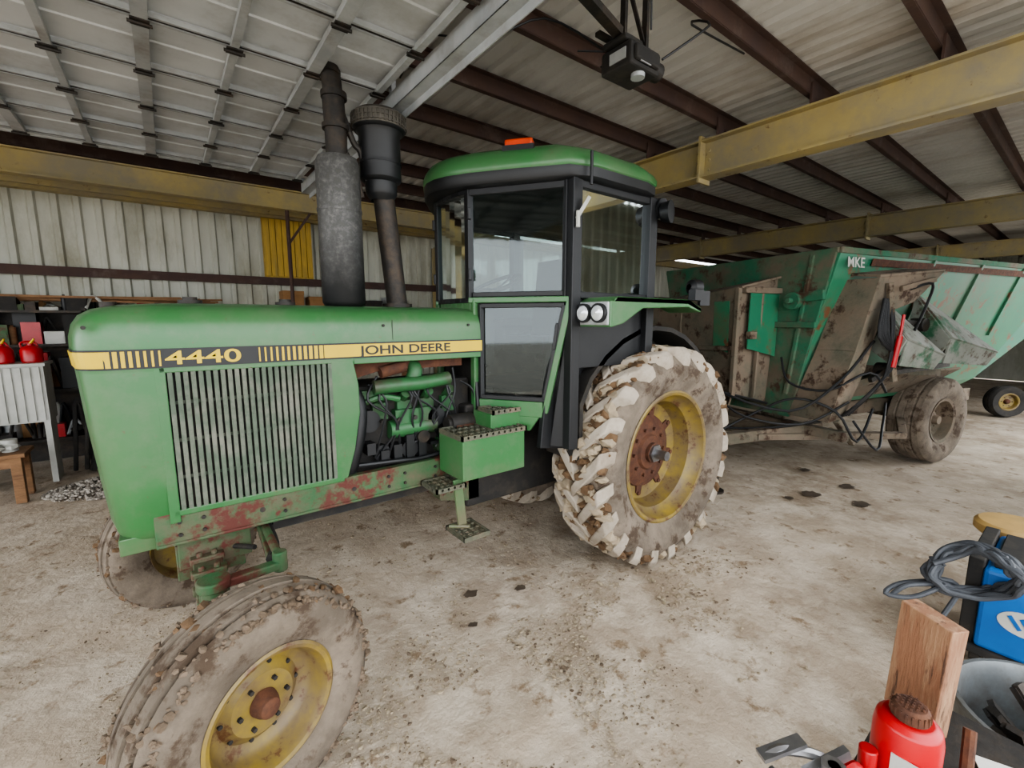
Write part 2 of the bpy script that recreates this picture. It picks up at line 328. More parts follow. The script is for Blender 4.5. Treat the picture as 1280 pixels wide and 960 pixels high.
def rib_tire(par,pre,c,nrm,R=.425,hw=.125,rim=.222,tmat=None,rmat=None,mud=700):
    M=wheel_M(c,nrm); tmat=tmat or TIRE; rmat=rmat or YEL
    m=MB(); m.M=M
    pr=[(-.78,rim-.005),(-.95,rim+.03),(-1.08,rim+.09),(-1.1,rim+.13),(-1.02,R-.055),(-.9,R-.028),(-.72,R-.016),(-.68,R-.034),(-.6,R-.034),(-.56,R-.010),(-.34,R-.003),(-.3,R-.026),(-.22,R-.026),(-.18,R),(.18,R),(.22,R-.026),(.3,R-.026),(.34,R-.003),(.56,R-.010),(.6,R-.034),(.68,R-.034),(.72,R-.016),(.9,R-.028),(1.02,R-.055),(1.1,rim+.12),(1.08,rim+.09),(.95,rim+.03),(.78,rim-.005)]
    m.lathe([(a*hw,r) for a,r in pr],(0,0,0),(0,1,0),72); ob(pre+'_tire',m,tmat,par,ang=50)
    if mud:
        m=MB(); m.M=M; mudbits(m,R-.016,hw*1.0,mud,.004,.018)
        for _ in range(260): a=rnd.random()*6.283; r=R-rnd.uniform(.025,.06); m.chunk((r*math.cos(a),hw*1.0,r*math.sin(a)),rnd.uniform(.004,.016),.8)
        ob(pre+'_mud',m,MUDT,par)
        m=MB(); m.M=M; mudbits(m,R-.010,hw*.95,90,.008,.026); ob(pre+'_mud_dark',m,MUD,par)
    m=MB(); m.M=M
    pr=[(hw*.82,rim+.004),(hw*.9,rim+.014),(hw*.95,rim+.004),(hw*.9,rim-.01),(hw*.7,rim-.022),(hw*.3,rim-.03),(hw*.12,rim-.05),(hw*.05,rim-.075),(hw*.18,.125),(hw*.3,.112),(hw*.3,.08),(hw*.25,.001)]
    m.lathe(pr,(0,0,0),(0,1,0),56)
    m.lathe([(-hw*.82,rim+.004),(-hw*.95,rim+.004),(-hw*.7,rim-.022),(-hw*.1,rim-.03),(-hw*.05,.1),(-hw*.2,.001)],(0,0,0),(0,1,0),40)
    ob(pre+'_rim',m,rmat,par)
    m=MB(); m.M=M
    for k in range(10):
        a=k*math.pi/5; r=rim-.085; m.cyl((r*math.cos(a),hw*.0,r*math.sin(a)),(r*math.cos(a),hw*.16,r*math.sin(a)),.008,n=10)
    for k in range(6):
        a=k*math.pi/3; m.cyl((.085*math.cos(a),hw*.25,.085*math.sin(a)),(.085*math.cos(a),hw*.42,.085*math.sin(a)),.009,n=6)
    ob(pre+'_holes',m,BLACKD,par)
    m=MB(); m.M=M; m.lathe([(hw*.3,.05),(hw*.5,.045),(hw*.7,.035),(hw*.75,.025),(hw*.75,.001)],(0,0,0),(0,1,0),24); m.cyl((0,-.2,0),(0,.0,0),.05,n=16); ob(pre+'_hubcap',m,RUST,par)
# ================================================================== TRACTOR
T=empty('tractor',(1.4,0,0))
RX,RZ=2.83,.81
ag_tire(T,'rear_wheel_left',(RX,-.70,RZ),(0,-1,0))
ag_tire(T,'rear_wheel_right',(RX,.72,RZ),(0,1,0))
al=math.radians(20)
rib_tire(T,'front_wheel_left',(.15,-.96,.42),(math.sin(al),-math.cos(al),0))
rib_tire(T,'front_wheel_right',(-.02,.74,.42),(-math.sin(al),math.cos(al),0))
def outl(xf,xr,w,n=7,rc=.12):
    rc=min(rc,w*.9); P=[(xr,-w)]
    P.append(((xf+rc+xr)/2,-w))
    for i in range(n+1):
        a=math.pi/2*i/n; P.append((xf+.03+rc-rc*math.sin(a),-w+rc-rc*math.cos(a)))
    P.append((xf,0))
    return P+[(x,-y) for x,y in P[:-1]][::-1]
lv=[(1.585,-.335,.285),(1.66,-.345,.288),(1.73,-.342,.287),(1.78,-.33,.282),(1.82,-.305,.268),(1.848,-.26,.24),(1.866,-.18,.19),(1.876,-.05,.12),(1.88,.2,.03)]
m=MB(); m.ringset([[(x,y,z+.0) for x,y in outl(xf,1.6,w)] for z,xf,w in lv],closed=False)
ob('hood',m,GREEN,T,ang=50)
m=MB(); lv2=[(.845,-.27,.25),(.88,-.282,.27),(1.1,-.302,.283),(1.35,-.322,.285),(1.585,-.335,.285)]
m.ringset([[(x,y,z) for x,y in outl(xf,-.058+.035*(z-.83)/.75,w)] for z,xf,w in lv2],closed=False)
ob('nose_cowl',m,GREEN,T,ang=50)
m=MB()
for s in(-1,1):
    m.bb(-.045,.78,s*.262,s*.2855,1.575,1.60)
    m.bb(-.045,.70,s*.262,s*.2855,.93,.958)
    m.xz([(.66,.93),(.72,.95),(.765,1.1),(.80,1.3),(.80,1.45),(.775,1.59),(.66,1.59)],s*.27,s*.286)
    m.bb(-.062,-.022,s*.255,s*.2855,.90,1.6)
    m.bb(.78,1.6,s*.262,s*.287,1.565,1.60)
m.bb(-.245,-.04,-.24,.24,.785,.86)
ob('side_panels',m,GREEN,T,smooth=False,bevel=.004)
m=MB()
for s in(-1,1):
    for k in range(25): x=-.008+k*.0276; m.box((x,s*.272,1.267),(.0185,.03,.62))
    for z in(1.1,1.27,1.44): m.bb(-.02,.66,s*.258,s*.262,z-.008,z+.008)
ob('grille_slats',m,GRILLE,T,smooth=False,bevel=.003)
m=MB(); m.bb(-.04,.67,-.255,.255,.94,1.58); m.bb(-.2,-.04,-.2,.2,.9,1.55); ob('radiator',m,BLACKD,T,smooth=False)
m=MB(); my=MB()
for s in(-1,1):
    y0,y1=s*.2865,s*.2915
    my.bb(.63,1.598,y0,y1,1.606,1.672)
    m.bb(.63,1.598,y0,s*.2905,1.598,1.606); m.bb(.63,1.598,y0,s*.2905,1.672,1.680)
    m.bb(-.215,.63,y0,s*.290,1.598,1.680)
    x=-.21
    for k in range(8):
        w=.016-.0013*k; my.bb(x,x+w,s*.290,s*.2925,1.606,1.672); x+=.0245
    x=.335
    for k in range(12):
        w=.006+.0011*k; my.bb(x,x+w,s*.290,s*.2925,1.606,1.672); x+=.0247
def wrap(z0,z1,off,i0,i1,mb):
    def pt(z):
        t=(z-1.585)/.075; xf=-.335-.01*min(t,1); w=.285+.003*min(t,1); return outl(xf-off,1.6,w+off)
    A=pt(z0);B=pt(z1); n=len(A)
    mb.add([(x,y,z0) for x,y in A[i0:i1]]+[(x,y,z1) for x,y in B[i0:i1]],[(i,i+1,(i1-i0)+i+1,(i1-i0)+i) for i in range(i1-i0-1)])
wrap(1.598,1.680,.003,2,17,m); wrap(1.606,1.672,.005,2,17,my)
ob('decal_black',m,BLACK,T,smooth=False); ob('decal_yellow',my,STRY,T,smooth=False)
text('decal_number','4440',STRY,T,(-.018,-.2915,1.612),(math.pi/2,0,0),.082,1.72)
text('decal_brand','JOHN DEERE',BLACK,T,(.815,-.2925,1.615),(math.pi/2,0,0),.068,1.42)
m=MB()
for x in(.10,.52): m.cyl((x,0,1.87),(x,0,1.895),.05,n=16); m.cyl((x,0,1.895),(x,0,1.91),.03,n=12)
m.cyl((-.2,0,1.85),(-.2,0,1.88),.03)
ob('hood_caps',m,DARKM,T)
m=MB()
for s in(-1,1):
    for x in(-.26,.95,1.5): m.cyl((x,s*.28,1.77),(x,s*.292,1.77),.008,n=8)
    m.bb(1.0,1.003,s*.2865,s*.2885,1.69,1.8)
ob('hood_fasteners',m,DARKM,T)
ex=(.835,0)
m=MB(); m.lathe([(1.86,.075),(1.88,.105),(1.90,.118),(2.66,.118),(2.69,.105),(2.70,.06),(2.70,.001)],(ex[0],ex[1],0),(0,0,1),32); m.cyl((ex[0],0,2.40),(ex[0],0,2.415),.121,n=32)
ob('muffler',m,MUF,T)
m=MB(); m.tube([(ex[0],0,2.68),(ex[0],0,2.85),(ex[0]-.005,0,3.0)],.058,n=16); m.tube([(ex[0]-.005,0,2.98),(ex[0]-.01,0,3.1),(ex[0]-.03,0,3.18)],.052,n=16)
m.cyl((ex[0],0,3.0),(ex[0],0,3.03),.068); m.cyl((ex[0]-.02,0,3.12),(ex[0]-.02,0,3.14),.06); m.cyl((ex[0],0,2.84),(ex[0],0,2.865),.07); m.box((ex[0]-.07,.0,3.17),(.04,.02,.1)); m.beam((ex[0]-.03,0,3.19),(ex[0]+.02,0,3.23),.1,.006)
ob('exhaust_pipe',m,DARKM,T)
m=MB()
m.cyl((1.16,0,1.86),(1.16,0,1.90),.09); m.tube([(1.16,0,1.88),(1.14,0,2.1),(1.11,0,2.4),(1.09,0,2.6)],.062,n=18,sm=3)
ob('intake_pipe',m,DARKM,T)
m=MB(); m.lathe([(2.50,.062),(2.53,.085),(2.54,.09),(2.60,.092),(2.61,.11),(2.62,.118),(2.86,.118),(2.88,.13),(2.885,.142),(2.895,.15)],(1.085,0,0),(0,0,1),36)
m.cyl((1.085,0,2.70),(1.085,0,2.715),.122); ob('precleaner',m,BLACK,T)
m=MB(); m.lathe([(2.895,.15),(2.965,.153),(2.985,.13),(3.0,.08),(3.003,.001)],(1.085,0,0),(0,0,1),36)
for k in range(40):
    a=k*math.pi/20; m.box((1.085+.154*math.cos(a),.154*math.sin(a),2.932),(.008,.008,.06),Matrix.Rotation(a,3,'Z'))
for z in(2.91,2.935,2.96): m.cyl((1.085,0,z-.003),(1.085,0,z+.003),.157,n=36)
ob('precleaner_cap',m,pm('cap_mesh','#5c5850','#46423c',14,.7,.3),T)
m=MB()
m.tube([(1.0,0,2.6),(.97,0,2.75),(.93,0,2.80),(.87,0,2.95)],.018); m.tube([(.96,-.02,2.5),(.93,-.03,2.62),(.88,-.03,2.72)],.014)
ob('aspirator_tube',m,DARKM,T)
# chassis
m=MB()
for s in(-1,1):
    m.bb(-.12,1.5,s*.225,s*.275,.80,.945)
    m.bb(-.12,1.5,s*.275,s*.285,.795,.81)
m.bb(-.2,.1,-.22,.22,.80,.90); m.bb(-.05,.25,-.18,.18,.62,.80)
m.xz([(1.3,.65),(1.5,.6),(1.6,.6),(1.6,.95),(1.3,.95)],-.24,.24)
ob('frame_rails',m,GREEND,T,smooth=False,bevel=.006)
m=MB()
for x in(-.03,.06,.4,.95,1.05,1.25):
    for z in(.84,.9): m.cyl((x,-.275,z),(x,-.285,z),.009,n=6)
for x in (.3,.75): m.cyl((x,-.274,.87),(x,-.277,.87),.013,n=12)
ob('bolts',m,DARKM,T)
m=MB(); ax=.06
m.beam((ax,-.55,.60),(ax,.5,.60),.12,.12); m.bb(ax-.12,ax+.16,-.16,.16,.56,.74)
m.beam((ax,-.5,.64),(ax,-.66,.64),.1,.15); m.beam((ax,.45,.64),(ax,.56,.64),.1,.15)
for y in(-.66,.58): m.cyl((ax,y,.36),(ax,y,.76),.045); m.cyl((ax,y,.74),(ax,y,.78),.06); m.box((ax,y,.42),(.12,.1,.1))
m.beam((ax,-.66,.42),(.145,-.92,.42),.07,.07); m.beam((ax,.58,.42),(-.02,.72,.42),.07,.07)
m.beam((ax+.02,-.66,.75),(ax+.26,-.60,.73),.05,.035); m.beam((ax+.02,.58,.75),(ax+.24,.52,.73),.05,.035)
m.tube([(ax+.25,-.60,.755),(ax+.25,.0,.755),(ax+.24,.52,.755)],.02,n=10)
m.cyl((ax+.25,-.60,.70),(ax+.25,-.60,.79),.03); m.beam((.30,-.15,.76),(.30,-.45,.70),.045,.045)
for y in(-.2,-.35,-.5): m.box((ax,y,.665),(.14,.05,.03)); m.cyl((ax+.03,y,.66),(ax+.03,y,.70),.015,n=6); m.cyl((ax-.03,y,.66),(ax-.03,y,.70),.015,n=6)
ob('front_axle',m,GREEND,T,bevel=.008)
m=MB(); m.tube([(.32,-.05,.78),(.33,-.35,.72),(.28,-.55,.74)],.02); m.tube([(.2,.2,.75),(.1,.0,.66),(.25,-.3,.7)],.012); m.bb(.35,1.3,-.2,.2,.72,.86); m.cyl((.2,-.05,.74),(.55,.1,.78),.05); ob('underbody',m,BLACKD,T)
# engine
m=MB(); m.bb(.78,1.58,-.15,.2,.85,1.42); m.bb(.72,.78,-.2,.2,.95,1.5); ob('engine_block',m,BLACKD,T,smooth=False,bevel=.01)
m=MB()
m.tube([(.90,-.23,1.42),(1.05,-.24,1.425),(1.2,-.24,1.425),(1.38,-.235,1.44)],.042,n=14,sm=2)
m.tube([(1.15,-.2,1.44),(1.17,-.2,1.5),(1.16,-.15,1.55)],.045,n=14)
for x in(.95,1.1,1.25,1.4): m.cyl((x,-.22,1.37),(x,-.12,1.3),.03,n=10); m.bb(x-.045,x+.045,-.19,-.15,1.22,1.32)
m.cyl((1.0,-.18,1.15),(1.3,-.18,1.15),.055,n=14); m.bb(1.03,1.27,-.22,-.16,1.17,1.27)
m.tube([(.85,-.2,1.33),(.95,-.22,1.36),(1.05,-.24,1.34)],.018)
m.bb(.83,.99,-.2,-.13,1.34,1.40); m.cyl((1.36,-.22,1.0),(1.36,-.12,1.0),.06,n=14)
ob('engine_manifold',m,pm('engine_green','#2f6038','#274f2e',6,.5,dirt='#3f3d30',dscale=6,dthr=.56),T,bevel=.004)
m=MB()
m.tube([(.80,-.2,1.40),(.82,-.22,1.3),(.80,-.23,1.15),(.76,-.22,1.0),(.74,-.2,.93)],.04,n=12)
m.cyl((1.30,-.22,1.20),(1.30,-.13,1.20),.06,n=16); m.cyl((1.12,-.21,1.02),(1.12,-.16,1.02),.055,n=16); m.cyl((.95,-.2,1.02),(.95,-.1,1.02),.05,n=16); m.cyl((.88,-.2,1.22),(.88,-.1,1.22),.065,n=18)
for k in range(12):
    x=.88+k*.055; m.tube([(x,-.2,1.5-rnd.random()*.1),(x+rnd.uniform(-.1,.1),-.24,1.35),(x+rnd.uniform(-.1,.15),-.235,1.2),(x+rnd.uniform(-.1,.1),-.2,1.0)],.007,n=6)
m.tube([(.8,-.22,.98),(1.0,-.25,.975),(1.2,-.24,.96),(1.45,-.25,1.0),(1.56,-.28,1.1),(1.58,-.25,1.4)],.014)
for k in range(9): m.bb(.85+k*.08,.9+k*.08,-.23,-.15,.96+rnd.random()*.1,1.03+rnd.random()*.1)
ob('engine_hoses',m,BLACK,T)
m=MB(); m.cyl((1.36,-.27,1.15),(1.52,-.27,1.15),.06,n=20); m.cyl((1.34,-.27,1.15),(1.36,-.27,1.15),.045,n=16); m.cyl((1.2,-.24,1.09),(1.2,-.2,1.09),.04,n=12)
for x in(.95,1.05,1.15): m.cyl((x,-.235,1.215),(x,-.2,1.215),.014,n=8)
ob('alternator',m,DARKM,T)
m=MB(); m.bb(1.38,1.5,-.335,-.2,1.13,1.15)
m.xz([(.78,1.47),(.95,1.51),(1.5,1.51),(1.5,1.56),(.78,1.56)],-.2,.2); m.cyl((.95,-.21,1.5),(1.1,-.21,1.53),.035,n=12); ob('engine_top',m,RUST,T)
# ---- cab
A=(1.57,-.20);B=(1.95,-.75);Cc=(2.67,-.75)
def AB(t,z,o=0): 
    nx,ny=-.823,-.569
    return (A[0]+(B[0]-A[0])*t+nx*o,A[1]+(B[1]-A[1])*t+ny*o,z)
ws=[(1.57,-.20),(1.555,-.13),(1.548,-.06),(1.545,0),(1.548,.06),(1.555,.13),(1.57,.20)]
ZT,ZM=2.61,1.94
mg=MB()
for i in range(6): mg.quad(ws[i]+(1.93,),ws[i+1]+(1.93,),ws[i+1]+(ZT,),ws[i]+(ZT,))
for s in(1,-1):
    f=lambda p:(p[0],p[1]*s,p[2])
    mg.quad(f(AB(.03,ZM)),f(AB(.97,ZM)),f(AB(.97,ZT)),f(AB(.03,ZT)))
    mg.quad(f(AB(.15,1.33)),f(AB(.74,1.33)),f(AB(.92,1.9)),f(AB(.15,1.9)))
    mg.quad(f((1.97,-.75,ZM)),f((2.65,-.75,ZM)),f((2.65,-.75,ZT)),f((1.97,-.75,ZT)))
mg.quad((2.69,-.7,1.5),(2.69,.7,1.5),(2.69,.7,ZT),(2.69,-.7,ZT))
ob('windows',mg,GLASS,T,smooth=True,ang=20)
m=MB(); mk=MB()
for s in(1,-1):
    f=lambda p:(p[0],p[1]*s,p[2])
    mk.beam(f(A+(1.93,)),f(A+(ZT,)),.045,.045); mk.beam(f(B+(1.0,)),f(B+(ZT,)),.075,.06); mk.beam(f(Cc+(1.5,)),f(Cc+(ZT,)),.08,.07)
    mk.beam(f(AB(0,ZT-.02)),f(AB(1,ZT-.02)),.04,.05); mk.beam(f(AB(.04,ZM+.02,.005)),f(AB(.96,ZM+.02,.005)),.03,.03)
    mk.beam(f(AB(.93,ZM,.01)),f(AB(.93,ZT,.01)),.03,.03)
    mk.beam(f((1.95,-.75,ZT-.02)),f((2.67,-.75,ZT-.02)),.05,.05); mk.beam(f((1.95,-.75,ZM+.01)),f((2.67,-.75,ZM+.01)),.05,.04)
    m.beam(f(AB(.05,1.12,.01)),f(AB(.05,1.93,.01)),.04,.045)
    m.beam(f(AB(.06,1.24,.012)),f(AB(.74,1.24,.012)),.04,.10)
    m.slab([f(AB(.04,1.10,.0)),f(AB(.62,1.10,.0)),f(AB(.74,1.22,.0)),f(AB(.04,1.22,.0))],.03)
    m.beam(f(AB(.76,1.22,.012)),f(AB(.98,1.92,.012)),.04,.038)
    m.beam(f(AB(0,1.925,.012)),f(AB(1.0,1.925,.012)),.04,.035)
    mk.beam(f(AB(.12,1.305,.015)),f(AB(.76,1.305,.015)),.03,.028); mk.beam(f(AB(.12,1.89,.015)),f(AB(.93,1.89,.015)),.03,.028)
    mk.beam(f(AB(.12,1.3,.015)),f(AB(.12,1.9,.015)),.03,.028); mk.beam(f(AB(.75,1.3,.015)),f(AB(.93,1.89,.015)),.03,.028)
    mk.xz([(1.80,1.0),(2.1,.95),(2.25,1.3),(2.3,1.95),(1.94,1.95),(1.86,1.5)],s*-.60,s*-.64)
    mk.slab([f(AB(.8,1.0,-.02)),f(AB(1,1.0,-.02)),f(AB(1,1.92,-.02)),f(AB(.97,1.92,-.02))],.01)
    mk.bb(1.95,2.7,s*-.70,s*-.74,1.5,1.93)
    mk.cyl(f(AB(.02,2.05,.03)),f(AB(.02,2.12,.03)),.015,n=8); mk.cyl(f(AB(.02,2.42,.03)),f(AB(.02,2.49,.03)),.015,n=8); mk.beam(f(AB(.84,1.62,.03)),f(AB(.87,1.78,.03)),.02,.02)
    mk.slab([f((1.6,-.28,.95)),f((1.6,-.28,1.86)),f((1.62,-.22,1.86)),f((1.62,-.22,.95))],.01)
for i in range(6):
    mk.beam(ws[i]+(ZT-.01,),ws[i+1]+(ZT-.01,),.04,.05); mk.beam(ws[i]+(1.925,),ws[i+1]+(1.925,),.03,.03)
    m.slab([ws[i]+(1.84,),ws[i+1]+(1.84,),ws[i+1]+(1.92,),ws[i]+(1.92,)],.01)
mk.bb(2.66,2.70,-.72,.72,1.45,1.52)
ob('cab_frame',m,GREEN,T,smooth=False,bevel=.005); ob('cab_frame_black',mk,BLACK,T,smooth=False,bevel=.004)
RO=[(1.44,-.15),(1.51,-.28),(1.65,-.48),(1.88,-.77),(2.05,-.83),(2.52,-.83),(2.66,-.79),(2.76,-.62)]
RO=RO+[(x,-y) for x,y in RO[::-1]]+[(1.41,.05),(1.41,-.05)]
cx=2.0
def sc(k,z,kk=None): kk=kk or k; return [(cx+(x-cx)*k,y*kk,z) for x,y in RO]
m=MB(); m.ringset([sc(.99,2.665),sc(1.008,2.68),sc(1.008,2.71),sc(.985,2.745),sc(.93,2.785),sc(.82,2.82),sc(.6,2.85),sc(.2,2.86)]); ob('cab_roof',m,GREEN,T,ang=40)
m=MB(); m.ringset([sc(.9,2.60),sc(.98,2.605),sc(1.0,2.62),sc(1.0,2.672)]); ob('roof_liner',m,BLACK,T,ang=40)
m=MB(); m.box((1.76,-.47,2.835),(.17,.07,.05),Matrix.Rotation(-.9,3,'Z')); ob('warning_light',m,ORANGE,T,bevel=.012)
m=MB(); m.box((1.76,-.47,2.80),(.19,.09,.04),Matrix.Rotation(-.9,3,'Z'))
m.cyl((2.74,-.72,2.56),(2.74,-.80,2.55),.065,n=20); m.lathe([(-.04,.03),(-.02,.06),(.04,.075),(.045,.001)],(2.74,-.82,2.52),(0.3,-1,0),20); m.beam((2.7,-.74,2.62),(2.72,-.8,2.5),.02,.02)
m.cyl((1.98,-.85,2.56),(1.98,-.85,2.74),.010)
ob('work_light',m,BLACK,T)
m=MB(); m.beam((1.93,-.79,2.38),(1.99,-.83,2.5),.012,.02); m.beam((1.99,-.83,2.5),(1.96,-.8,2.42),.02,.01); m.cyl((1.93,-.80,2.33),(1.93,-.80,2.42),.012); ob('door_latch',m,WHITE,T)
m=MB()
m.bb(2.15,2.55,-.25,.25,1.55,1.68); m.box((2.55,0,1.95),(.12,.5,.65),Matrix.Rotation(.12,3,'Y')); m.bb(2.2,2.5,-.34,-.27,1.75,1.82); m.bb(2.2,2.5,.27,.34,1.75,1.82)
m.bb(1.64,1.78,-.17,.17,1.5,1.98); m.tube([(1.74,0,1.7),(1.87,0,1.95)],.03)
R=Matrix.Translation((1.90,0,2.04))@Matrix.Rotation(-.45,4,'Y'); mm=[R@Vector((.20*math.cos(a*.3307),.20*math.sin(a*.3307),0)) for a in range(20)]
m.tube(mm,.016,n=8,sm=1)
for a in(0,2.09,4.19): m.beam(R@Vector((0,0,-.03)),R@Vector((.19*math.cos(a),.19*math.sin(a),0)),.02,.012)
m.bb(1.75,2.68,-.45,.45,1.28,1.34); m.bb(1.60,1.75,-.2,.2,1.28,1.34); m.bb(1.60,1.63,-.2,.2,1.0,1.86); m.bb(2.3,2.66,-.68,-.42,1.5,1.8); m.bb(2.3,2.66,.42,.68,1.5,1.8)
m.tube([(2.1,-.4,1.4),(2.08,-.42,1.7),(2.1,-.42,1.85)],.012)
ob('cab_interior',m,BLACKD,T,bevel=.01)
m=MB()
for s in(1,-1):
    m.xz([(2.02,1.90),(2.06,1.935),(2.80,1.935),(2.95,1.88),(2.95,1.85),(2.78,1.90),(2.06,1.90)],s*-.74,s*-1.0)
    m.xz([(2.02,1.90),(2.06,1.935),(2.80,1.935),(2.95,1.88),(2.95,1.85),(2.78,1.885),(2.3,1.87),(2.12,1.78),(2.02,1.76)],s*-.985,s*-1.0)
    m.bb(2.0,2.03,s*-.76,s*-1.0,1.76,1.91)
ob('fenders',m,GREEN,T,smooth=False,bevel=.006)
m=MB(); ml=MB(); mw=MB()
for s in(1,-1):
    ml.bb(1.985,2.0,s*-.765,s*-.995,1.77,1.905)
    for y in(-.82,-.935):
        m.cyl((1.96,s*y,1.84),(2.0,s*y,1.84),.056,n=20); mw.lathe([(0,.046),(-.012,.035),(-.018,.001)],(1.962,s*y,1.84),(1,0,0),20)
    m.bb(2.78,2.88,s*-1.0,s*-1.05,1.93,2.0)
ob('headlight_bezel',ml,GALV,T,bevel=.01,smooth=False); ob('headlight_shell',m,BLACK,T); ob('headlight_glass',mw,LAMPG,T)
m=MB()
for s in(1,-1):
    prof=[]
    for i in range(13):
        a=math.radians(175-i*12); prof.append((RX+.93*math.cos(a),RZ+.95*math.sin(a)))
    prof=[(max(p[0],2.04),p[1]) for p in prof]
    inn=[(RX+(x-RX)*.96,RZ+(z-RZ)*.965) for x,z in prof][::-1]
    m.xz(prof+inn,s*-.42,s*-.74)
    m.xz([(2.04,.95)]+prof+[(3.5,.95)],s*-.41,s*-.43)
ob('mudguards',m,BLACKD,T,ang=40)
m=MB(); m.lathe([(-.05,.02),(-.03,.05),(.03,.055),(.035,.001)],(2.88,-.98,2.02),(1,-.2,0),16); m.bb(2.93,3.05,-1.0,-.98,1.9,2.0); m.cyl((2.86,-.95,1.9),(2.87,-.97,2.02),.012); ob('rear_lamp',m,BLACK,T)
m=MB(); m.bb(1.5,2.4,-.24,.24,.55,1.25); m.bb(2.4,3.15,-.3,.3,.5,1.3); m.cyl((RX,-.6,RZ),(RX,.62,RZ),.12); m.bb(3.1,3.3,-.2,.2,.45,1.2); m.bb(2.6,3.65,-.05,.05,.42,.47)
for y in(-.3,.3): m.beam((3.15,y,.7),(3.75,y*1.2,.55),.03,.08); m.beam((3.2,y,1.2),(3.7,y*1.3,.62),.03,.04)
ob('transmission',m,BLACKD,T,smooth=False,bevel=.015)
m=MB(); m.bb(1.27,1.72,-.58,-.30,.88,1.13); m.bb(1.52,1.80,-.50,-.30,1.12,1.23); m.bb(1.33,1.4,-.42,-.36,.84,.9); m.beam((1.30,-.46,.86),(1.33,-.46,.56),.02,.06); m.beam((1.36,-.50,.56),(1.26,-.42,.56),.03,.02); ob('step_box',m,GREEN,T,smooth=False,bevel=.006)
m=MB()
def tread(x0,x1,y0,y1,z):
    m.bb(x0,x1,y0,y0+.012,z-.02,z+.008); m.bb(x0,x1,y1-.012,y1,z-.02,z+.008); m.bb(x0,x0+.012,y0,y1,z-.02,z+.008); m.bb(x1-.012,x1,y0,y1,z-.02,z+.008)
    nx=int((x1-x0)/.045)
    for i in range(1,nx+1): m.bb(x0+i*(x1-x0)/(nx+1)-.006,x0+i*(x1-x0)/(nx+1)+.006,y0,y1,z-.01,z+.004)
    for i in range(1,4): m.bb(x0,x1,y0+i*(y1-y0)/4-.006,y0+i*(y1-y0)/4+.006,z-.01,z+.004)
tread(1.26,1.44,-.60,-.38,.54); tread(1.14,1.34,-.50,-.30,.83); tread(1.26,1.73,-.59,-.31,1.14); tread(1.53,1.79,-.51,-.33,1.245)
ob('step_treads',m,pm('step_metal','#5d5a50','#4a5a46',9,.7,.3,dirt='#75695a',dscale=9,dthr=.55),T,smooth=False)
# ================================================================== WAGON
wa=-math.radians(14.8)
Wg=empty('grain_wagon',(5.517,.065,0),wa)
def wo(n,mb,mat,**k): return ob(n,mb,mat,Wg,local=True,**k)
m=MB(); top=2.47
def sidepts(s): return [(0,s*1.17,top),(4.9,s*1.17,top),(4.35,s*1.02,1.55),(3.7,s*.80,1.0),(3.3,s*.72,.85),(.5,s*.74,.85),(.05,s*.80,1.05)]
for s in(-1,1): m.slab(sidepts(s),.03*s)
m.slab([(4.9,-1.17,top),(4.9,1.17,top),(4.35,1.02,1.55),(4.35,-1.02,1.55)],.03); m.slab([(4.35,-1.02,1.55),(4.35,1.02,1.55),(3.3,.72,.85),(3.3,-.72,.85)],.03)
m.slab([(.3,-.74,.85),(3.3,-.72,.85),(3.3,.72,.85),(.3,.74,.85)],.03)
for x in(1.6,2.6,3.6,4.6): m.beam((x,-1.19,top-.02),(x-.1,-.98,1.6),.05,.04,(1,0,0))
wo('hopper',m,WGREEN,smooth=False,bevel=.005)
m=MB(); m.slab([(0,-1.17,top),(0,1.17,top),(.05,.80,.75),(.05,-.80,.75)],.03)
WFRONT=pm('wagon_front_paint','#6a6052','#5c5546',2.5,.85,dirt='#2c654b',dscale=1.1,dthr=.46,dsoft=.08,d2='#4a382a',d2scale=4,d2thr=.58,bump=.3,bscale=12)
wo('front_panel',m,WFRONT,smooth=False)
m=MB(); m.slab([(-.012,-1.16,top-.01),(-.012,1.16,top-.01),(-.006,1.10,2.25),(-.006,-1.12,2.18)],.008)
m.slab([(-.02,-.60,2.1),(-.5,-.64,2.1),(-.5,-.64,1.5),(-.02,-.60,1.4)],.01)
m.slab([(-.625,-.5,2.0),(-.625,-.3,2.0),(-.605,-.3,1.5),(-.605,-.5,1.45)],.008)
wo('front_panel_paint',m,WGREEN,smooth=False)
m=MB()
hp=[(-.6,-.60,2.14),(-.6,1.0,1.96),(-.6,1.0,1.0),(-.5,.6,.72),(-.5,-.45,.72),(-.6,-.60,1.0)]
m.slab(hp,.03)
m.slab([(-.6,-.60,2.14),(0,-.58,2.26),(0,-.52,.85),(-.6,-.58,1.0)],.025); m.slab([(-.6,1.0,1.96),(0,1.0,2.1),(0,.8,.8),(-.6,1.0,1.0)],-.025)
m.slab([(-.62,-.64,2.15),(-.62,1.04,1.97),(0,1.04,2.12),(0,-.62,2.28)],.025)
m.beam((-.62,-.60,2.13),(-.62,-.60,.98),.05,.05,(0,1,0)); m.beam((-.62,.2,2.04),(-.62,.2,.75),.04,.04,(0,1,0)); m.beam((-.62,-.6,1.5),(-.62,1.0,1.45),.04,.05)
m.beam((-.3,-.62,2.15),(-.3,-.60,.95),.03,.04,(0,1,0)); m.bb(-.58,-.04,-.66,-.60,2.08,2.14); m.bb(-.5,-.4,-.68,-.62,1.6,1.68)
wo('discharge_housing',m,WDIRT,smooth=False,bevel=.006)
m=MB()
for s in(-1,1): m.beam((0,s*1.18,top),(4.9,s*1.18,top),.05,.06)
m.beam((0,-1.18,top),(0,1.18,top),.05,.05)
for y in(-.95,): m.beam((-.03,y,top-.02),(0,y*.8,1.0),.04,.04,(0,1,0))
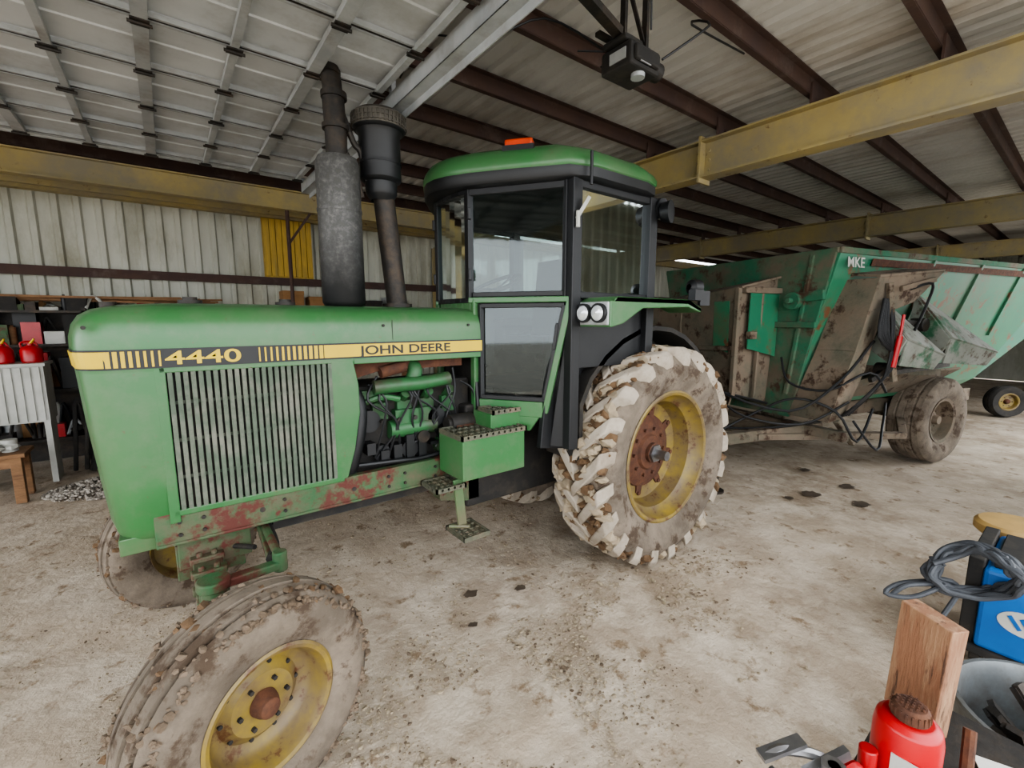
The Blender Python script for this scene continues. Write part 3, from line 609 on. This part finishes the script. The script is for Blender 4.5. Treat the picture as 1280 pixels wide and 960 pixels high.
m.beam((-.04,-1.05,1.75),(-.04,-.6,1.75),.05,.06); m.beam((-.03,-1.1,2.05),(-.03,-.7,2.02),.05,.1); m.cyl((-.03,-.8,2.0),(-.10,-.8,2.0),.09,n=20); m.cyl((-.10,-.8,2.0),(-.16,-.8,2.0),.03,n=12)
wo('top_rail',m,WFRONT,smooth=False,bevel=.006)
m=MB(); m.slab([(.5,-1.205,top-.06),(4.8,-1.205,top-.06),(4.8,-1.19,top-.13),(.5,-1.19,top-.13)],.004)
wo('rust_band',m,RUST,smooth=False)
text('side_decal','MKE',WHITE,Wg,(.10,-1.206,top-.155),(math.pi/2-.05,0,0),.14,1.0,local=True)
m=MB()
m.slab([(.25,-1.42,2.2),(1.15,-1.5,2.28),(.85,-1.42,1.98),(.42,-1.38,1.85),(.3,-1.35,1.3),(.12,-1.3,.82),(-.02,-1.25,.78),(.12,-1.35,1.5)],.03)
m.slab([(.25,-1.42,2.2),(1.15,-1.5,2.28),(1.1,-1.12,2.32),(.28,-1.05,2.25)],.025)
m.slab([(.25,-1.42,2.2),(.12,-1.35,1.5),(.1,-.98,1.5),(.25,-1.08,2.2)],.02); m.slab([(.12,-1.35,1.5),(-.02,-1.25,.78),(0,-.8,.78),(.1,-.98,1.5)],.02)
m.beam((.45,-1.15,1.3),(1.9,-1.2,1.2),.1,.08); m.beam((.3,-1.05,1.05),(1.6,-1.25,1.35),.08,.08)
m.slab([(.5,-1.0,1.15),(2.7,-1.1,1.2),(2.4,-.8,.9),(.5,-.8,.9)],.03)
m.beam((.35,-1.45,2.15),(.5,-1.5,1.2),.04,.05); m.beam((.55,-1.45,2.1),(1.0,-1.5,2.2),.03,.05)
wo('unloading_trough',m,WDIRT,smooth=False,bevel=.005)
m=MB()
for a,b in (((.5,-1.35,1.95),(1.1,-1.3,1.5)),((.55,-1.3,1.8),(1.3,-1.35,1.75)),((.4,-1.35,1.2),(1.0,-1.4,1.5)),((1.3,-1.25,1.9),(1.6,-1.4,1.4)),((.7,-1.3,1.25),(1.9,-1.3,1.3))): m.beam(a,b,.04,.05)
for x,z_ in((.5,1.9),(.62,1.3),(1.15,1.75),(1.3,1.35)): m.cyl((x,-1.40,z_),(x,-1.28,z_),.07,n=18)
wo('mechanism',m,DARKM,bevel=.003)
m=MB()
def spout(x,z,w,h,d=.4):
    y=-1.2
    m.slab([(x,y-d,z-.05),(x+w,y-d,z-.22),(x+w*.75,y-.02,z+h*.35),(x+.08,y-.02,z+h)],.02)
    m.slab([(x,y-d,z-.05),(x+.08,y-.02,z+h),(x+.05,y,z-.1),(x,y-d+.1,z-.3)],.02)
    m.slab([(x,y-d,z-.05),(x+w,y-d,z-.22),(x+w-.05,y-d+.05,z-.36),(x+.02,y-d+.05,z-.3)],.02)
spout(.45,1.66,.66,.40); spout(1.20,1.66,.95,.40)
wo('spouts',m,pm('spout_paint','#868880','#6d7066',3,.75,dirt='#2f5a40',dscale=2.5,dthr=.58,dsoft=.05,d2='#4a3a2e',d2scale=6,d2thr=.58),smooth=False,bevel=.004)
m=MB(); m.cyl((.40,-1.53,1.35),(.42,-1.55,1.65),.024); m.cyl((.42,-1.55,1.65),(.44,-1.55,1.85),.013); wo('hydraulic_cylinder',m,RED)
m=MB()
for k in range(12):
    o=rnd.uniform(-.06,.06); m.tube([(.35+o,-1.45,2.0),(.3+o*2,-1.5,1.7+o),(.4-o,-1.52,1.4),(.25+o*2,-1.45,1.1+o),(.15+o,-1.3,.85)],.011)
m.tube([(-.2,-.7,.9),(-.8,-.6,1.05),(-.4,-1.1,.9),(.0,-1.3,1.2),(.3,-1.4,1.6)],.013); m.tube([(-.9,.1,.8),(-.6,-.3,.6),(-.2,-.8,.65),(.1,-1.2,.8)],.013)
m.tube([(.7,-1.45,2.1),(.85,-1.55,2.15),(.9,-1.5,1.95),(.75,-1.5,1.7)],.013)
m.tube([(-1.5,-.4,.5),(-1.2,-.5,.75),(-.8,-.4,.5),(-.4,-.7,.8),(-.2,-1.0,1.0),(0,-1.3,.9),(.2,-1.4,.6),(.5,-1.35,.9)],.013)
m.tube([(-.1,-.75,1.4),(-.15,-.9,1.15),(.0,-1.2,1.1),(.2,-1.45,1.3),(.4,-1.5,1.1)],.012); m.tube([(.2,-1.35,.8),(.45,-1.45,.5),(.7,-1.35,.7),(1.0,-1.2,.9)],.012)
m.tube([(-.65,-.3,1.3),(-.7,-.5,1.0),(-.6,-.75,.8),(-.2,-1.1,.75),(.1,-1.35,1.0)],.012); m.tube([(-1.6,-.42,.55),(-1.3,-.3,.9),(-.9,-.2,1.1),(-.64,-.1,1.2)],.014)
wo('hoses',m,BLACK)
m=MB()
m.bb(.2,4.2,-.62,-.5,.62,.80); m.bb(.2,4.2,.5,.62,.62,.80); m.beam((2.46,-.85,.56),(2.46,.85,.56),.12,.12); m.bb(2.2,2.7,-.62,.62,.56,.7)
m.beam((.4,-.9,.62),(-1.75,-.45,.48),.1,.12); m.beam((.4,.6,.62),(-1.75,-.4,.48),.1,.12); m.beam((-.4,-.75,.56),(1.4,-1.2,.5),.1,.07); m.beam((.2,-1.3,.62),(.2,.9,.62),.1,.1); m.bb(-2.0,-1.6,-.5,-.36,.44,.52)
m.beam((1.4,-1.2,.5),(2.1,-.8,.6),.08,.07); m.beam((.1,-1.25,.8),(.5,-1.2,.5),.06,.06)
wo('chassis',m,WDIRT,smooth=False,bevel=.008)
m=MB(); m.cyl((-.9,-.7,.0),(-.9,-.7,.7),.04); m.cyl((-.9,-.7,0),(-.9,-.7,.02),.1); wo('jack_stand',m,DARKM)
for pre,y,nr in(('wheel_left',-.92,-1),('wheel_right',.92,1)):
    sub=MB(); 
    M=Matrix.Translation((2.46,y,.55))@Matrix(((nr*-1,0,0),(0,nr,0),(0,0,1))).to_4x4()
    R,hw,rim=.55,.19,.27
    sub.M=M
    pr=[(-.8,rim),(-1,rim+.08),(-1.06,rim+.14),(-1.0,R-.05),(-.85,R-.015),(-.5,R-.005),(-.45,R-.02),(-.38,R-.02),(-.33,R),(.0,R),(.05,R-.018),(.1,R),(.38,R-.003),(.42,R-.02),(.5,R-.02),(.55,R-.006),(.85,R-.015),(1.0,R-.05),(1.06,rim+.14),(1,rim+.08),(.8,rim)]
    sub.lathe([(a*hw,r) for a,r in pr],(0,0,0),(0,1,0),56); wo(pre+'_tire',sub,TIRE)
    sub=MB(); sub.M=M; sub.lathe([(hw*.8,rim+.01),(hw*.9,rim+.015),(hw*.85,rim-.02),(hw*.3,rim-.04),(hw*.1,.16),(hw*.3,.1),(hw*.4,.06),(hw*.7,.05),(hw*.7,.001)],(0,0,0),(0,1,0),40); sub.lathe([(-hw*.8,rim+.01),(-hw*.2,rim-.04),(-hw*.1,.001)],(0,0,0),(0,1,0),30)
    for k in range(8): a=k*math.pi/4; sub.cyl((.13*math.cos(a),.02,.13*math.sin(a)),(.13*math.cos(a),.06,.13*math.sin(a)),.012,n=6)
    wo(pre+'_rim',sub,WDIRT)
E=empty('implement_wheel',(12.3,-1.75,0)); rib_tire(E,'wheel',(12.3,-1.75,.30),(-.75,-.66,0),R=.30,hw=.1,rim=.15,tmat=BLACKD,mud=0)
# ================================================================== BACK-WALL CLUTTER
E=empty('shelving_rack',(-1.2,5.1,0))
m=MB()
for x in(-3.2,-2.0,-.8,.4):
    for y in(4.95,5.38): m.bb(x-.02,x+.02,y-.02,y+.02,0,1.95)
for z in(.35,.95,1.5,1.9): m.bb(-3.2,.4,4.93,5.4,z-.015,z+.015)
m.bb(-3.2,.4,5.41,5.43,0,1.9)
ob('frame',m,DARKM,E,smooth=False)
mats=[WHITE,BLACKD,CARD,RED,GALV,DARKM,BLACK,WOOD,BLACKD,GREEND]
mbs=[MB() for _ in mats]
for z in(.365,.965,1.515,1.915):
  for row in(0,1):
    x=-3.15
    while x<.3:
        w=rnd.uniform(.05,.20); h=rnd.uniform(.08,.44); i=rnd.choice([0,1,1,2,3,3,4,5,5,6,7,8,9]); y=4.97+.2*row+rnd.uniform(0,.05)
        if z>1.9: h=rnd.uniform(.03,.18)
        if rnd.random()<.4: mbs[i].bb(x,x+w,y,y+.18,z,z+h); mbs[i].bb(x+.01,x+w-.01,y-.006,y+.15,z+h*.3,z+h*.7)
        elif rnd.random()<.6: mbs[i].cyl((x+w/2,y+.1,z),(x+w/2,y+.1,z+h),w*.45,n=16); mbs[i].cyl((x+w/2,y+.1,z+h),(x+w/2,y+.1,z+h+.02),w*.2,n=12)
        else: mbs[i].tube([(x,y,z+.02),(x+w*.3,y+.1,z+h),(x+w*.7,y,z+h*.8),(x+w,y+.1,z+.02)],.018,n=6)
        x+=w+rnd.uniform(-.03,.03)
for i,b in enumerate(mbs):
    if b.v: ob('shelf_goods_%d'%i,b,mats[i],E,smooth=True)
m=MB()
for k in range(14): m.beam((-3.2+rnd.random()*.3,4.98+k*.03,2.0+rnd.random()*.1),(-.2+rnd.random()*.9,5.0+k*.03,2.0+rnd.random()*.1),.03,.025)
ob('lumber',m,WOOD,E,smooth=False)
def gascan(x,y,z,k=.72):
    E=empty('gas_can',(x,y,z)); m=MB(); m.lathe([(a*k,r*k) for a,r in[(0,.001),(0,.11),(.02,.125),(.19,.125),(.24,.09),(.26,.04),(.29,.035),(.29,.001)]],(x,y,z),(0,0,1),20)
    m.tube([(x-.09*k,y,z+.2*k),(x-.1*k,y,z+.3*k),(x+.04*k,y,z+.31*k),(x+.08*k,y,z+.22*k)],.010); ob('body',m,RED,E)
    m=MB(); m.cyl((x,y,z+.28*k),(x+.05*k,y-.02,z+.36*k),.014,.009); ob('spout',m,STRY,E)
E=empty('storage_crate',(-1.48,4.45,0)); m=MB()
for k in range(9): m.bb(-1.74+k*.07,-1.69+k*.07,4.18,4.22,.72,1.30)
m.bb(-1.75,-1.10,4.2,4.6,.70,1.32); m.bb(-1.74,-1.69,4.25,4.55,0,.70);m.bb(-1.16,-1.11,4.25,4.55,0,.70); m.bb(-1.77,-1.08,4.17,4.62,1.31,1.34); ob('body',m,WHITE,E,smooth=False)
for x in(-1.64,-1.42,-1.20): gascan(x,4.38,1.34)
E=empty('wooden_bench',(-1.6,3.75,0)); m=MB(); m.bb(-2.4,-1.22,3.6,4.0,.46,.50)
for x in(-2.3,-1.29):
    for y in(3.65,3.95): m.bb(x-.04,x+.04,y-.04,y+.04,0,.46)
m.bb(-2.3,-1.29,3.63,3.67,.36,.46); ob('body',m,WOOD,E,smooth=False,bevel=.005)
m=MB()
for k in range(9): m.chunk((-2.2+.11*k,3.8+rnd.uniform(-.1,.1),.55),rnd.uniform(.05,.09))
m.cyl((-1.35,3.8,.5),(-1.35,3.8,.62),.06)
ob('rags',m,WHITE,E)
E=empty('scrap_implement_parts',(-.5,4.55,0)); m=MB()
for k in range(12):
    x=-.92+k*.10; y=4.5+rnd.uniform(-.08,.15); m.tube([(x-.08,y,.04),(x-.04,y-.05,.4),(x,y,.75+rnd.random()*.35),(x+.06,y+.06,.4),(x+.08,y,.04)],.022)
m.beam((-1.0,4.6,.5),(-.05,4.65,.85),.06,.05); m.beam((-.85,4.45,0.02),(-.5,4.6,1.2),.07,.05); m.cyl((-.35,4.45,.2),(-.35,4.6,.2),.2,n=20)
ob('parts',m,BLACKD,E)
m=MB(); m.cyl((-.62,4.38,0),(-.62,4.38,.34),.12,.14,n=20); m.cyl((-.2,4.4,0),(-.2,4.4,.4),.13,.15,n=20); ob('buckets',m,WHITE,E)
m=MB()
for k in range(3200):
    x=rnd.gauss(-.6,.55); y=rnd.gauss(3.75,.35); r=((x+.5)/.66)**2+((y-3.72)/.45)**2
    if r<1: m.chunk((x,y,max(0,.09*(1-r))*rnd.random()+.008),rnd.uniform(.010,.028))
ob('gravel_pile',m,GRAV)
E=empty('parts_shelf',(2.2,5.2,0)); m=MB(); m.bb(1.2,3.6,5.0,5.45,1.92,1.95)
for x in(1.25,2.4,3.55): m.bb(x-.02,x+.02,5.02,5.42,0,1.92)
ob('frame',m,WOOD,E,smooth=False)
for i,(x,w,h,mt) in enumerate(((1.62,.3,.3,CARD),(1.98,.25,.22,CARD),(2.3,.16,.14,RED),(2.62,.14,.2,WHITE),(2.9,.3,.18,BLACKD),(3.25,.2,.25,GALV))):
    m=MB(); m.bb(x-w/2,x+w/2,5.05,5.35,1.95,1.95+h); m.bb(x-w/2-.005,x+w/2+.005,5.045,5.2,1.95+h*.8,1.952+h); ob('item_%d'%i,m,mt,E,smooth=False,bevel=.004)
# ================================================================== FOREGROUND
E=empty('tool_cart',(1.35,-2.75,0)); m=MB(); ct=.74
m.bb(1.02,1.62,-3.15,-2.45,ct-.02,ct)
m.bb(1.07,1.6,-3.1,-2.5,.25,.27)
for x in(1.05,1.59):
    for y in(-3.12,-2.48): m.bb(x-.015,x+.015,y-.015,y+.015,.06,ct-.01); m.cyl((x,y-.015,.045),(x,y+.015,.045),.045,n=16)
ob('frame',m,DARKM,E,smooth=False)
E=empty('bottle_jack',(1.25,-2.535,ct)); m=MB(); jx,jy=1.25,-2.535; z0=ct+.002
m.bb(jx-.07,jx+.07,jy-.062,jy+.062,z0,z0+.025); m.lathe([(.02,.055),(.03,.062),(.14,.062),(.165,.058),(.178,.045),(.178,.001)],(jx,jy,z0),(0,0,1),28); m.cyl((jx-.07,jy+.05,z0+.02),(jx-.07,jy+.05,z0+.1),.018,n=12)
ob('body',m,RED,E,bevel=.003)
m=MB(); m.lathe([(.175,.034),(.185,.036),(.20,.034),(.208,.028),(.208,.001)],(jx,jy,z0),(0,0,1),24)
for k in range(20): a=k*math.pi/10; m.box((jx+.034*math.cos(a),jy+.034*math.sin(a),z0+.192),(.006,.004,.018),Matrix.Rotation(a,3,'Z'))
for k in range(6):
    for j in range(6):
        if (k-2.5)**2+(j-2.5)**2<7: m.bb(jx-.022+k*.009-.002,jx-.022+k*.009+.002,jy-.022+j*.009-.002,jy-.022+j*.009+.002,z0+.208,z0+.212)
ob('ram_screw',m,RUST,E)
m=MB(); m.box((jx-.062,jy-.012,z0+.085),(.003,.05,.06)); ob('label',m,WHITE,E)
E=empty('wood_board',(1.47,-2.52,ct)); m=MB(); Rb=Matrix.Rotation(-.5,3,'Z')@Matrix.Rotation(.04,3,'X'); m.box((1.50,-2.515,ct+.158),(.05,.125,.31),Rb); ob('board',m,WOODR,E,smooth=False,bevel=.003)
E=empty('locking_clamp',(1.08,-2.42,ct)); m=MB(); c0=ct+.012
m.tube([(.99,-2.345,c0+.07),(1.03,-2.37,c0+.085),(1.09,-2.42,c0+.07),(1.13,-2.47,c0+.03)],.012); m.beam((.98,-2.34,c0+.075),(1.07,-2.39,c0+.10),.03,.010); m.cyl((1.06,-2.455,c0),(1.06,-2.455,c0+.10),.012,n=12); m.cyl((1.06,-2.455,c0+.085),(1.06,-2.455,c0+.10),.024,n=8); m.cyl((1.04,-2.48,c0+.01),(1.09,-2.46,c0+.01),.02,n=12)
m.beam((1.04,-2.41,c0+.05),(1.13,-2.46,c0+.09),.016,.025); m.tube([(.99,-2.36,c0+.05),(1.02,-2.40,c0+.02),(1.06,-2.45,c0+.03)],.010)
ob('jaws',m,STEEL,E)
m=MB(); m.tube([(1.11,-2.46,c0+.05),(1.14,-2.475,c0+.06),(1.15,-2.49,c0+.03)],.011); ob('handle',m,RED,E)
E=empty('paper_sheets',(1.42,-2.70,ct)); m=MB(); m.box((1.43,-2.71,ct+.004),(.16,.12,.004),Matrix.Rotation(.4,3,'Z')); ob('sheets',m,PAPER,E,smooth=False)
E=empty('pry_bar',(1.34,-2.62,ct)); m=MB(); m.tube([(1.31,-2.63,ct+.02),(1.34,-2.625,ct+.08),(1.37,-2.62,ct+.14)],.012); m.cyl((1.31,-2.63,ct+.001),(1.31,-2.63,ct+.03),.02); ob('handle',m,RUST,E)
E=empty('metal_tub',(2.3,-2.8,0)); m=MB(); m.lathe([(0,.001),(0,.25),(.02,.26),(.43,.295),(.44,.31),(.455,.31),(.455,.295),(.43,.285),(.03,.25),(.03,.001)],(2.3,-2.8,0),(0,0,1),40); m.lathe([(.2,.274),(.21,.285),(.22,.276)],(2.3,-2.8,0),(0,0,1),40); ob('body',m,TUB,E)
m=MB()
for k in range(20): a=rnd.random()*6.28; m.beam((2.3+.15*math.cos(a),-2.8+.15*math.sin(a),.05),(2.3+.2*math.cos(a+2),-2.8+.2*math.sin(a+2),.35+rnd.random()*.1),.04,.02)
ob('scrap',m,DARKM,E,smooth=False)
E=empty('welder',(3.5,-2.85,0)); m=MB(); m.bb(3.2,3.8,-3.15,-2.47,.12,.55); ob('case',m,BLUE,E,bevel=.02,smooth=False)
m=MB(); m.bb(3.19,3.82,-3.17,-2.42,.08,.12); m.bb(3.23,3.8,-2.47,-2.41,.10,.58); m.bb(3.25,3.75,-3.1,-2.5,.55,.58)
for x in(3.28,3.72):
    for y in(-3.1,-2.48): m.cyl((x,y-.02,.045),(x,y+.02,.045),.045,n=16)
ob('cart_base',m,BLACKD,E,bevel=.006)
m=MB(); m.lathe([(0,.001),(0,.10),(.004,.10),(.004,.001)],(3.2,-2.64,.32),(-1,0,0),32); 
for o in m.v: o.z=.32+(o.z-.32)*.62
ob('logo_plate',m,WHITE,E)
m=MB(); 
for k in(-1,0,1): m.beam((3.194,-2.64+k*.04-.02,.29),(3.194,-2.64+k*.04+.02,.35),.016,.004,(1,0,0))
ob('logo_bars',m,BLUE,E)
m=MB()
for k in range(9):
    pts=[]; cx0,cy0,cz0=3.06+k*.012,-2.45+rnd.uniform(-.02,.02),.60
    for i in range(17):
        a=i*math.pi/8; rr=.13+rnd.uniform(-.02,.02); pts.append((cx0+.05*math.sin(a*2)+rnd.uniform(-.015,.015),cy0+rr*1.1*math.cos(a)+.05*math.sin(a)*-1,cz0-.05+rr*.95*math.sin(a)))
    m.tube(pts,.013,n=8,sm=3)
m.tube([(3.05,-2.36,.46),(2.95,-2.26,.38),(2.9,-2.16,.37),(3.0,-2.20,.41),(3.1,-2.33,.45)],.012); m.tube([(3.05,-2.33,.45),(2.95,-2.23,.43),(2.92,-2.18,.36)],.012); m.tube([(3.1,-2.4,.4),(2.95,-2.35,.2),(2.9,-2.4,.02)],.012)
ob('cable_loops',m,CABLE,E)
E=empty('stool',(4.05,-2.58,0)); m=MB(); m.lathe([(.48,.001),(.48,.17),(.50,.19),(.54,.19),(.56,.17),(.57,.001)],(4.05,-2.52,0),(0,0,1),32); ob('seat',m,TAN,E)
m=MB(); m.cyl((4.05,-2.52,.05),(4.05,-2.52,.48),.03)
for k in range(5): a=k*1.2566+.3; m.beam((4.05,-2.52,.08),(4.05+.2*math.cos(a),-2.52+.2*math.sin(a),.02),.04,.03)
ob('base',m,DARKM,E)
# ================================================================== debris
m=MB(); m2=MB()
for k in range(14000):
    t=rnd.random()
    if t<.45: x=rnd.gauss(.8,.8); y=rnd.gauss(-1.15,.45)
    elif t<.6: x=rnd.gauss(2.4,.7); y=rnd.gauss(-1.15,.2)
    elif t<.8: x=rnd.uniform(-1.5,3); y=rnd.gauss(.6,.7)
    else: x=rnd.uniform(-1.5,4.2); y=rnd.uniform(-2.0,2.5)
    if x>4.0: continue
    if mn.noise(Vector((x*2.2,y*2.2,5)))<-.05 : continue
    r=abs(rnd.gauss(0,.0045))+.002
    if rnd.random()<.015: r*=2
    (m if rnd.random()<.8 else m2).chunk((x,y,r*.1-.005),min(r,.018),.45)
ob('mud_crumbs',m,MUDL); ob('mud_crumbs.001',m2,MUDT)
m=MB()
for x,y,r in((5.2,-1.05,.10),(5.75,-1.2,.09),(4.9,-.95,.05),(6.0,-.7,.07),(5.3,-1.45,.09),(1.45,-.35,.05),(1.3,-.62,.03),(1.75,-.5,.04)):
    P=[(x+r*rnd.uniform(.7,1.2)*math.cos(a*.349),y+r*.8*rnd.uniform(.7,1.2)*math.sin(a*.349),.003) for a in range(18)]; m.quad(*P)
ob('oil_stains',m,OIL,smooth=False)
# ================================================================== LIGHT / CAMERA
w=D.worlds.new('sky'); C.scene.world=w; w.use_nodes=True
bg=w.node_tree.nodes['Background']; bg.inputs[0].default_value=(.94,.97,1,1); bg.inputs[1].default_value=5.9
try: C.scene.view_settings.look='AgX - Medium High Contrast'
except Exception: pass
cam=D.cameras.new('camera'); co=D.objects.new('camera',cam); C.collection.objects.link(co)
co.location=(0,-2.7,1.8); co.rotation_euler=(math.radians(90-8.13),0,-math.atan2(.6073,.7945)); cam.sensor_width=36; cam.lens=15.75; cam.clip_start=.05
C.scene.camera=co
